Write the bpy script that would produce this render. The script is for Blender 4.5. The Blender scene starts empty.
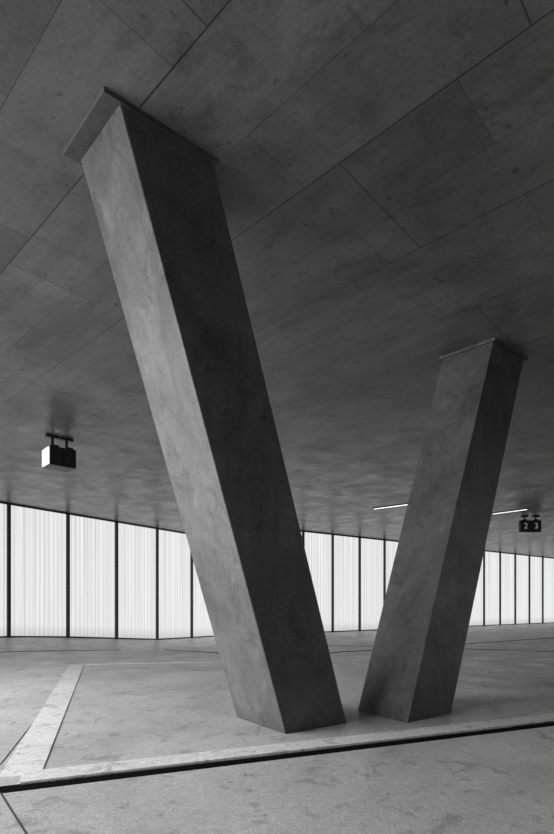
import bpy, bmesh, math, random
from mathutils import Vector
random.seed(4)
S=bpy.context.scene
F=520.0; CX=277.0; HY=605.0; EYE=1.6; H=4.7; CEIL=EYE+H
def fl(px,py):      # photo pixel -> point on floor plane
    Z=F*EYE/(py-HY); return ((px-CX)/F*Z, Z)
def ce(px,py):
    Z=F*H/(HY-py); return ((px-CX)/F*Z, Z)

# ---------------------------------------------------------------- materials
def new_mat(name):
    m=bpy.data.materials.new(name); m.use_nodes=True
    nt=m.node_tree; b=nt.nodes['Principled BSDF']; return m,nt,b
def simple(name,c,rough=.6,metal=0.0,emit=0):
    m,nt,b=new_mat(name)
    b.inputs['Base Color'].default_value=(c,c,c,1); b.inputs['Roughness'].default_value=rough
    b.inputs['Metallic'].default_value=metal
    if emit:
        b.inputs['Emission Color'].default_value=(1,1,1,1); b.inputs['Emission Strength'].default_value=emit
    return m
def N(nt,t,**k):
    n=nt.nodes.new(t)
    for a,v in k.items(): setattr(n,a,v)
    return n
def noise(nt,vec,scale,detail=6,rough=.6,dist=0):
    n=N(nt,'ShaderNodeTexNoise'); n.inputs['Scale'].default_value=scale
    n.inputs['Detail'].default_value=detail; n.inputs['Roughness'].default_value=rough
    n.inputs['Distortion'].default_value=dist
    nt.links.new(vec,n.inputs['Vector']); return n.outputs['Fac']
def mrange(nt,val,a,b,c,d):
    n=N(nt,'ShaderNodeMapRange'); nt.links.new(val,n.inputs['Value'])
    for i,v in zip((1,2,3,4),(a,b,c,d)): n.inputs[i].default_value=v
    return n.outputs['Result']
def mul(nt,a,b,op='MULTIPLY'):
    n=N(nt,'ShaderNodeMath',operation=op)
    for i,v in enumerate((a,b)):
        if isinstance(v,(int,float)): n.inputs[i].default_value=v
        else: nt.links.new(v,n.inputs[i])
    return n.outputs[0]
def prod(nt,*vs):
    r=vs[0]
    for v in vs[1:]: r=mul(nt,r,v)
    return r
def mapping(nt,vec,scale=(1,1,1),rot=(0,0,0),loc=(0,0,0)):
    n=N(nt,'ShaderNodeMapping'); nt.links.new(vec,n.inputs['Vector'])
    n.inputs['Scale'].default_value=scale; n.inputs['Rotation'].default_value=rot; n.inputs['Location'].default_value=loc
    return n.outputs['Vector']
def finish(nt,b,val,bumpsrc=None,bs=.2,bd=.01,rough=.6,roughvar=None):
    nt.links.new(val,b.inputs['Base Color'])
    b.inputs['Roughness'].default_value=rough
    if roughvar is not None: nt.links.new(roughvar,b.inputs['Roughness'])
    if bumpsrc is not None:
        bp=N(nt,'ShaderNodeBump'); bp.inputs['Strength'].default_value=bs; bp.inputs['Distance'].default_value=bd
        nt.links.new(bumpsrc,bp.inputs['Height']); nt.links.new(bp.outputs['Normal'],b.inputs['Normal'])

def concrete_floor(name,base,speck=.12,big=.25,rough=.55):
    m,nt,b=new_mat(name); tc=N(nt,'ShaderNodeTexCoord').outputs['Object']
    a=mrange(nt,noise(nt,tc,.35,8,.65,.5),.34,.66,1-big,1+big)
    c=mrange(nt,noise(nt,tc,50,4,.8),.36,.64,1-speck,1+speck)
    c2=mrange(nt,noise(nt,tc,14,6,.8),.33,.67,.80,1.2)
    d=mrange(nt,noise(nt,tc,2.6,9,.72,.8),.39,.45,.68,1.0)
    e=mrange(nt,noise(nt,tc,6,3,.6),.29,.33,.55,1.0)
    v=prod(nt,a,c,c2,d,e,base)
    finish(nt,b,v,noise(nt,tc,60,4,.7),.35,.006,rough,mrange(nt,noise(nt,tc,1.2,6),.3,.7,rough-.12,rough+.15))
    return m
M_floor=concrete_floor('floor_concrete',.51,.26,.22,.42)
M_strip=concrete_floor('pale_kerb_concrete',.76,.14,.10,.6)
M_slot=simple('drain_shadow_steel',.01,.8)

def column_mat():
    m,nt,b=new_mat('fair_faced_concrete_column'); tc=N(nt,'ShaderNodeTexCoord').outputs['Object']
    a=mrange(nt,noise(nt,tc,.9,8,.62,.6),.32,.68,.72,1.28)
    st=mrange(nt,noise(nt,mapping(nt,tc,(4,4,.3)),2,6,.65),.3,.7,.84,1.16)
    bl=mrange(nt,noise(nt,tc,2.6,8,.72,1.0),.38,.46,.74,1.0)
    li=mrange(nt,noise(nt,mapping(nt,tc,loc=(5,3,1)),2.2,8,.7,.6),.55,.64,1.0,1.24)
    c=mrange(nt,noise(nt,tc,30,5,.85),.34,.66,.82,1.18)
    pore=mrange(nt,noise(nt,tc,17,2,.5),.26,.29,.6,1.0)
    sp=N(nt,'ShaderNodeSeparateXYZ'); nt.links.new(tc,sp.inputs[0])
    fr=mul(nt,mul(nt,sp.outputs['Z'],1/1.25),1,'MODULO')
    band=mrange(nt,fr,.0,.014,.74,1.0)
    lowtone=mrange(nt,sp.outputs['Z'],.0,.25,.8,1.0)  # shaft colour gets darker towards the foot
    v=prod(nt,a,st,bl,li,c,pore,band,lowtone,.098)
    finish(nt,b,v,noise(nt,tc,25,6,.7),.3,.006,.48,mrange(nt,noise(nt,tc,2,6),.3,.7,.42,.62))
    b.inputs['Specular IOR Level'].default_value=.33
    return m
M_col=column_mat()

def ceiling_mat(angle):
    m,nt,b=new_mat('board_marked_ceiling_concrete'); tc=N(nt,'ShaderNodeTexCoord').outputs['Object']
    r=mapping(nt,tc,(1,1,1),(0,0,-angle))
    def brick(loc,bw,rh,mort,c1,c2,off=.37,mc=.38):
        k=N(nt,'ShaderNodeTexBrick'); k.offset=off
        nt.links.new(mapping(nt,r,loc=loc),k.inputs['Vector'])
        k.inputs['Scale'].default_value=1; k.inputs['Brick Width'].default_value=bw
        k.inputs['Row Height'].default_value=rh; k.inputs['Mortar Size'].default_value=mort
        k.inputs['Mortar Smooth'].default_value=.2
        k.inputs['Color1'].default_value=(c1,)*3+(1,); k.inputs['Color2'].default_value=(c2,)*3+(1,)
        k.inputs['Mortar'].default_value=(mc,)*3+(1,); return k
    big=brick((2.9,.91,0),6.2,1.79,.009,.93,1.07,.31,.42)
    mid=brick((1.1,.91,0),3.1,.895,.006,.86,1.12,.43,.58)
    sm=brick((.2,.91,0),2.3,.14917,.004,.93,1.07,.41,.84)
    a=mrange(nt,noise(nt,r,.5,8,.65,.6),.3,.7,.66,1.34)
    gr=mrange(nt,noise(nt,mapping(nt,r,(.5,3,1)),1.6,7,.7),.3,.7,.88,1.12)
    bl=mrange(nt,noise(nt,tc,2.8,8,.75,.8),.38,.5,.74,1.0)
    fine=mrange(nt,noise(nt,tc,20,5,.85),.34,.66,.78,1.22)
    hole=mrange(nt,noise(nt,tc,8,2,.5),.26,.29,.55,1.0)
    bk=prod(nt,big.outputs['Color'],mid.outputs['Color'],sm.outputs['Color'])
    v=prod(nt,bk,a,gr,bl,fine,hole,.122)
    hgt=mul(nt,bk,mul(nt,noise(nt,r,8,6,.7),.25),'ADD')
    finish(nt,b,v,hgt,.3,.01,.5,mrange(nt,noise(nt,r,1.5,6),.3,.7,.27,.46))
    return m

def glass_mat():
    m,nt,b=new_mat('backlit_channel_glass'); tc=N(nt,'ShaderNodeTexCoord').outputs['UV']
    sp=N(nt,'ShaderNodeSeparateXYZ'); nt.links.new(tc,sp.inputs[0])
    u=sp.outputs['X']   # metres along wall
    fr=mul(nt,mul(nt,u,1/.25),1,'MODULO')
    rib=mul(nt,mrange(nt,fr,.0,.2,.80,1.0),mrange(nt,fr,.75,1.0,1.0,.84))
    var=mrange(nt,noise(nt,mapping(nt,tc,(7,.05,1)),1.3,4,.65),.3,.7,.72,1.10)
    edge=mrange(nt,sp.outputs['Y'],0,.5,.72,1.0)
    e=prod(nt,rib,var,edge,.88)
    nt.links.new(e,b.inputs['Emission Strength']); b.inputs['Emission Color'].default_value=(1,1,1,1)
    b.inputs['Base Color'].default_value=(.06,.06,.06,1); b.inputs['Roughness'].default_value=.4
    return m
M_glass=glass_mat()
M_frame=simple('dark_steel_mullion',.03,.5,.3)
M_black=simple('black_sign_housing',.012,.4)
M_metal=simple('dark_bracket_metal',.03,.4,.6)
M_lit=simple('white_sign_face',.8,.5,0,.75)
M_lamp=simple('lit_diffuser',.9,.5,0,1.2)
M_digit=simple('sign_digit_white',.6,.5,0,.1)
M_wallc=simple('plain_concrete_wall',.10,.8)
M_ground=concrete_floor('outside_asphalt',.10)

# ---------------------------------------------------------------- helpers
def obj(name,verts,faces,mats,mi=None,uvs=None,parent=None,smooth=False):
    me=bpy.data.meshes.new(name); me.from_pydata([tuple(v) for v in verts],[],faces)
    for m in (mats if isinstance(mats,list) else [mats]): me.materials.append(m)
    if mi:
        for p,i in zip(me.polygons,mi): p.material_index=i
    if uvs:
        l=me.uv_layers.new(name='UVMap')
        for p in me.polygons:
            for li,vi in zip(p.loop_indices,p.vertices): l.data[li].uv=uvs[vi]
    me.update()
    o=bpy.data.objects.new(name,me); S.collection.objects.link(o)
    if parent: o.parent=parent
    return o
def bevel(o,w=.01,seg=2):
    md=o.modifiers.new('bevel','BEVEL'); md.width=w; md.segments=seg; md.limit_method='ANGLE'; return o
BF=[(0,3,2,1),(4,5,6,7),(0,1,5,4),(1,2,6,5),(2,3,7,6),(3,0,4,7)]
def prism(name,q0,q1,mat,parent=None):
    return obj(name,list(q0)+list(q1),BF,mat,parent=parent)
def box(name,c,size,mat,rotz=0,parent=None,bev=0):
    hx,hy,hz=[s/2 for s in size]; cs,sn=math.cos(rotz),math.sin(rotz)
    def P(x,y,z): return (c[0]+x*cs-y*sn,c[1]+x*sn+y*cs,c[2]+z)
    q0=[P(-hx,-hy,-hz),P(hx,-hy,-hz),P(hx,hy,-hz),P(-hx,hy,-hz)]
    q1=[P(-hx,-hy,hz),P(hx,-hy,hz),P(hx,hy,hz),P(-hx,hy,hz)]
    o=prism(name,q0,q1,mat,parent)
    if bev: bevel(o,bev)
    return o
def empty(name,loc=(0,0,0)):
    e=bpy.data.objects.new(name,None); S.collection.objects.link(e); return e

# ---------------------------------------------------------------- floor with drain slot
def ss(a,b,x):
    t=max(0,min(1,(x-a)/(b-a))); return t*t*(3-2*t)
KX=[(-17,.3),(-12.4,.17),(-7.25,-.53),(-4,-.6),(0,-.25),(2,-.18),(60,-.2)]
def gz(X,Y):
    if X<=KX[0][0]: g=KX[0][1]
    elif X>=KX[-1][0]: g=KX[-1][1]
    else:
        for (a,va),(b_,vb) in zip(KX,KX[1:]):
            if a<=X<=b_: g=va+(vb-va)*(X-a)/(b_-a); break
    return g*ss(13,30,Y)
P0=Vector(fl(0,790)); P1=Vector(fl(554,723.5)); sd=(P1-P0).normalized(); sn=Vector((-sd.y,sd.x))
W=.20
tv=[-22,-15,-10,-7,-5,-3.5,-2,-1,-.4,-W/2]; tv2=[W/2]+[.5+i*1.0 for i in range(60)]
sv=[-30+i*1.0 for i in range(100)]
verts=[];faces=[];mi=[]
def addgrid(ts):
    base=len(verts)
    for t in ts:
        for s in sv:
            p=P0+sd*s+sn*t; verts.append((p.x,p.y,gz(p.x,p.y)))
    n=len(sv)
    for i in range(len(ts)-1):
        for j in range(n-1):
            a=base+i*n+j; faces.append((a,a+1,a+1+n,a+n)); mi.append(0)
addgrid(tv); addgrid(tv2)
def strip3(a,b):
    base=len(verts)
    for (t,z) in (a,b):
        for s in sv:
            p=P0+sd*s+sn*t; verts.append((p.x,p.y,z+gz(p.x,p.y)))
    n=len(sv)
    for j in range(n-1): faces.append((base+j,base+j+1,base+j+1+n,base+j+n)); mi.append(1)
strip3((-W/2,0),(-W/2,-.25)); strip3((-W/2,-.25),(W/2,-.25)); strip3((W/2,-.25),(W/2,0))
obj('floor',verts,faces,[M_floor,M_slot],mi)

def ribbon(name,a,b,w,h,mat,seg=24,trim=None):
    a=Vector(a); b=Vector(b); d=(b-a).normalized(); n=Vector((-d.y,d.x))
    vs=[];fs=[]
    for i in range(seg+1):
        p=a+(b-a)*i/seg
        for o_,z in ((-w/2,-.01),(-w/2,h),(w/2,h),(w/2,-.01)):
            q=p+n*o_; vs.append((q.x,q.y,gz(q.x,q.y)+z))
    for i in range(seg):
        k=i*4
        for j in range(3): fs.append((k+j,k+j+1,k+j+5,k+j+4))
    fs.append((0,1,2,3)); k=seg*4; fs.append((k+3,k+2,k+1,k))
    return obj(name,vs,fs,mat)
# pale kerb running beside the slot
o0=sn*(W/2+.16)
ribbon('trim_1',P0+sd*.15+o0,P0+sd*40+o0,.32,.018,M_strip)
A=Vector(fl(20,776)); B=Vector(fl(77,664.5))
ribbon('trim_2',A,B,.36,.008,M_strip)
M_joint=simple('joint_sealant',.05,.8)
ribbon('trim_3',fl(80,664),fl(232,661),.22,.008,M_strip)
ribbon('trim_4',fl(0,792.5),fl(30,840),.012,.003,M_joint)
ribbon('trim_5',fl(0,765),fl(44,709),.012,.003,M_joint)
ribbon('trim_6',fl(326,661),fl(700,640),.24,.01,M_strip)
ribbon('trim_7',fl(326,643),fl(700,655),.10,.01,M_joint)
ribbon('trim_8',fl(-60,655),fl(120,643),.14,.01,M_joint)
ribbon('trim_9',fl(330,652),fl(560,634),.16,.01,M_joint)
ribbon('trim_10',fl(165,641),fl(245,655),.18,.01,M_joint)

# ---------------------------------------------------------------- ceiling
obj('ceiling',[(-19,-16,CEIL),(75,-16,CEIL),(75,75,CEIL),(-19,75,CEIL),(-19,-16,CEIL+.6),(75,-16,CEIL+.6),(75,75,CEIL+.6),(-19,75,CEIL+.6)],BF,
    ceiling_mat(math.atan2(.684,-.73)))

# ---------------------------------------------------------------- glazed walls
def glazed(prefix,a,b,step,mull=.16,phase=0):
    root=empty(prefix)
    a=Vector(a); b=Vector(b); L=(b-a).length; d=(b-a)/L; n=int(round(L/step)); nn=Vector((-d.y,d.x))
    vs=[];fs=[];uv=[]
    for i in range(n):
        p=a+d*step*i; q=a+d*step*(i+1)
        k=len(vs)
        zp,zq=gz(*p)+.0,gz(*q)+.0
        vs+=[(p.x,p.y,zp),(q.x,q.y,zq),(q.x,q.y,CEIL),(p.x,p.y,CEIL)]
        uv+=[(i*step,0),((i+1)*step,0),((i+1)*step,5),(i*step,5)]
        fs.append((k,k+1,k+2,k+3))
    g=obj('glass_panels',vs,fs,M_glass,uvs=uv,parent=root)
    mv=[];mf=[]
    ang=math.atan2(d.y,d.x)
    for i in range(n+1):
        p=a+d*step*i
        z0=gz(*p)-.02
        q=[p+d*(sx*mull/2)+nn*(sy) for sx,sy in ((-1,-.13),(1,-.13),(1,.06),(-1,.06))]
        k=len(mv)
        mv+=[(v.x,v.y,z0) for v in q]+[(v.x,v.y,CEIL) for v in q]
        mf+=[tuple(k+j for j in f) for f in BF]
    # sill and head rails
    for i in range(n):
        p=a+d*step*i;q=a+d*step*(i+1)
        for (za,zb,w) in ((0,.06,.10),(None,None,.08)):
            k=len(mv)
            for r in (p,q):
                lo,hi=((gz(*r)-.02,gz(*r)+zb) if za is not None else (CEIL-.08,CEIL))
                for s_,z in ((-w,lo),(w,lo),(w,hi),(-w,hi)):
                    v=r+nn*s_; mv.append((v.x,v.y,z))
            mf+=[tuple(k+j for j in f) for f in BF]
    obj('mullions',mv,mf,M_frame,parent=root)
    return root
LW0=Vector(ce(8,503)); LW1=Vector(ce(156.5,528)); ld=(LW1-LW0).normalized(); st=(LW1-LW0).length/3
La=LW0-ld*st*2; Lb=La+ld*st*7
glazed('wall_left',La,Lb,st,.14)
RW0=Vector((1.78,33.0)); rd=Vector((.806,.591)).normalized()
Ra=RW0-rd*2.7*1; Rb=RW0+rd*2.5*22
glazed('wall_right',Ra,Rb,2.5,.12)
M2=(Ra-Lb)
glazed('wall_middle',Lb,Ra,M2.length/2,.12)
# concrete enclosure behind the viewer, on the right
box('wall_back',(30,-15.8,CEIL/2),(88,.4,CEIL),M_wallc)

# ---------------------------------------------------------------- columns
def column(name,base,top,cap):
    root=empty(name)
    b=[Vector(fl(*p)) for p in base]; t=[Vector(ce(*p)) for p in top]
    b.append(b[0]+b[2]-b[1]); t.append(t[0]+t[2]-t[1])
    # orient ccw : left, front, right, back
    q0=[(v.x,v.y,-.02) for v in b]; q1=[(v.x,v.y,CEIL+.0) for v in t]
    # subdivide shaft along its length
    c=prism('shaft',q0,q1,M_col,root); bevel(c,.012,2)
    # cap plate
    e1=(t[0]-t[1]).normalized(); e2=(t[2]-t[1]).normalized()
    lo,ro=cap
    q=[t[0]+e1*.05-e2*lo,t[1]-e1*ro-e2*lo,t[2]+e2*.06-e1*ro,t[3]+e1*.05+e2*.06]
    prism('cap_plate',[(v.x,v.y,CEIL-.05) for v in q],[(v.x,v.y,CEIL) for v in q],M_col,root)
    return root
column('leaning_concrete_column',[(237,717),(286,734),(347,723)],[(79,155),(118,97),(212,157)],(.14,.02))
column('leaning_concrete_column.001',[(357,711),(407,723),(451,713)],[(443,357),(494,339),(524,358)],(.05,.04))

# ---------------------------------------------------------------- hanging signs
def digit(ch,loc,size,rotz,parent):
    cu=bpy.data.curves.new('digit_'+ch,'FONT'); cu.body=ch; cu.size=size; cu.extrude=.004
    cu.align_x='CENTER'; cu.align_y='CENTER'
    o=bpy.data.objects.new('digit_'+ch,cu); S.collection.objects.link(o)
    o.location=loc; o.rotation_euler=(math.pi/2,0,rotz); cu.materials.append(M_digit); o.parent=parent
def sign(name,cx,cy,rotz,w,h,th,drop,side_lit,digits):
    root=empty(name); cs,sn_=math.cos(rotz),math.sin(rotz)
    zc=CEIL-drop-h/2
    box('housing',(cx,cy,zc),(w,th,h),M_black,rotz,root,.015)
    for k in (-1,1):
        x=cx+k*w*.27*cs; y=cy+k*w*.27*sn_
        box('hanger_rod',(x,y,CEIL-drop/2),(.06,.06,drop),M_metal,rotz,root)
        box('ceiling_bracket',(x,y,CEIL-.035),(.34,.16,.07),M_metal,rotz,root,.01)
        box('hanger_clamp',(x,y,CEIL-drop+.01),(.2,th*.9,.08),M_metal,rotz,root,.01)
        fx,fy=cx+k*w*.25*cs+(th/2+.006)*sn_, cy+k*w*.25*sn_-(th/2+.006)*cs
        for dx,dz,sx,sz in ((0,h*.44,w*.46,.02),(0,-h*.44,w*.46,.02),(-w*.22,0,.02,h*.88),(w*.22,0,.02,h*.88)):
            box('bezel',(fx+dx*cs,fy+dx*sn_,zc+dz),(sx,.02,sz),M_metal,rotz,root)
        if digits: digit(digits[(k+1)//2],(fx+.01*sn_,fy-.01*cs,zc),h*.68,rotz,root)
    if side_lit:
        ex,ey=cx-(w/2+.012)*cs, cy-(w/2+.012)*sn_
        box('lit_end_face',(ex,ey,zc),(.03,th*.92,h*.9),M_lit,rotz,root,.005)
    return root
x,y=ce(58,436); sign('hanging_lightbox_sign',x,y+.1,math.radians(42),.72,.52,.58,.36,True,None)
x,y=ce(530,516); sign('hanging_number_sign',x,y,math.radians(0),1.10,.62,.22,.24,False,'23')

# ---------------------------------------------------------------- ceiling linear luminaires
def lum(name,a,b):
    root=empty(name); a=Vector(a); b=Vector(b); c=(a+b)/2; d=b-a; r=math.atan2(d.y,d.x)
    box('housing',(c.x,c.y,CEIL-.02),(d.length+.1,.14,.04),M_metal,r,root)
    box('diffuser',(c.x,c.y,CEIL-.05),(d.length,.09,.03),M_lamp,r,root,.01)
lum('linear_ceiling_light',ce(374,508),ce(408,503.5))
lum('linear_ceiling_light.001',ce(493,513),ce(527,508.5))

# ---------------------------------------------------------------- light
w=bpy.data.worlds.new('overcast_sky'); S.world=w; w.use_nodes=True
bg=w.node_tree.nodes['Background']; bg.inputs[0].default_value=(1,1,1,1); bg.inputs[1].default_value=1.6
gv=[(-80,-80,-.9),(90,-80,-.9),(90,90,-.9),(-80,90,-.9)]
obj('ground_outside',gv,[(0,1,2,3)],M_ground)
def area(name,loc,target,sx,sy,power,spread=180):
    l=bpy.data.lights.new(name,'AREA'); l.shape='RECTANGLE'; l.size=sx; l.size_y=sy; l.energy=power
    l.spread=math.radians(spread)
    o=bpy.data.objects.new(name,l); S.collection.objects.link(o); o.location=loc
    o.rotation_euler=(Vector(target)-Vector(loc)).to_track_quat('-Z','Y').to_euler()
area('daylight_side_opening',(-10.5,3.2,3.2),(2,9.0,-2.5),12,3.5,1080,112)
area('added_fill_rear',(-2,-3,6.2),(-2,-2.99,0),12,3,80,120)  # added fill lamp behind the camera, under a closed ceiling slab
area('added_fill_side',(21,12,6.2),(21,12.01,0),10,14,450)  # unseen lamp added on the right to brighten the floor; slab has no opening

cam=bpy.data.cameras.new('camera'); co=bpy.data.objects.new('camera',cam); S.collection.objects.link(co)
co.location=(0,0,EYE); co.rotation_euler=(math.pi/2,0,0)
cam.sensor_fit='HORIZONTAL'; cam.sensor_width=36; cam.lens=F/554*36; cam.shift_y=(HY-417)/554
cam.clip_end=300
S.camera=co
S.view_settings.view_transform='Standard'; S.view_settings.look='None'
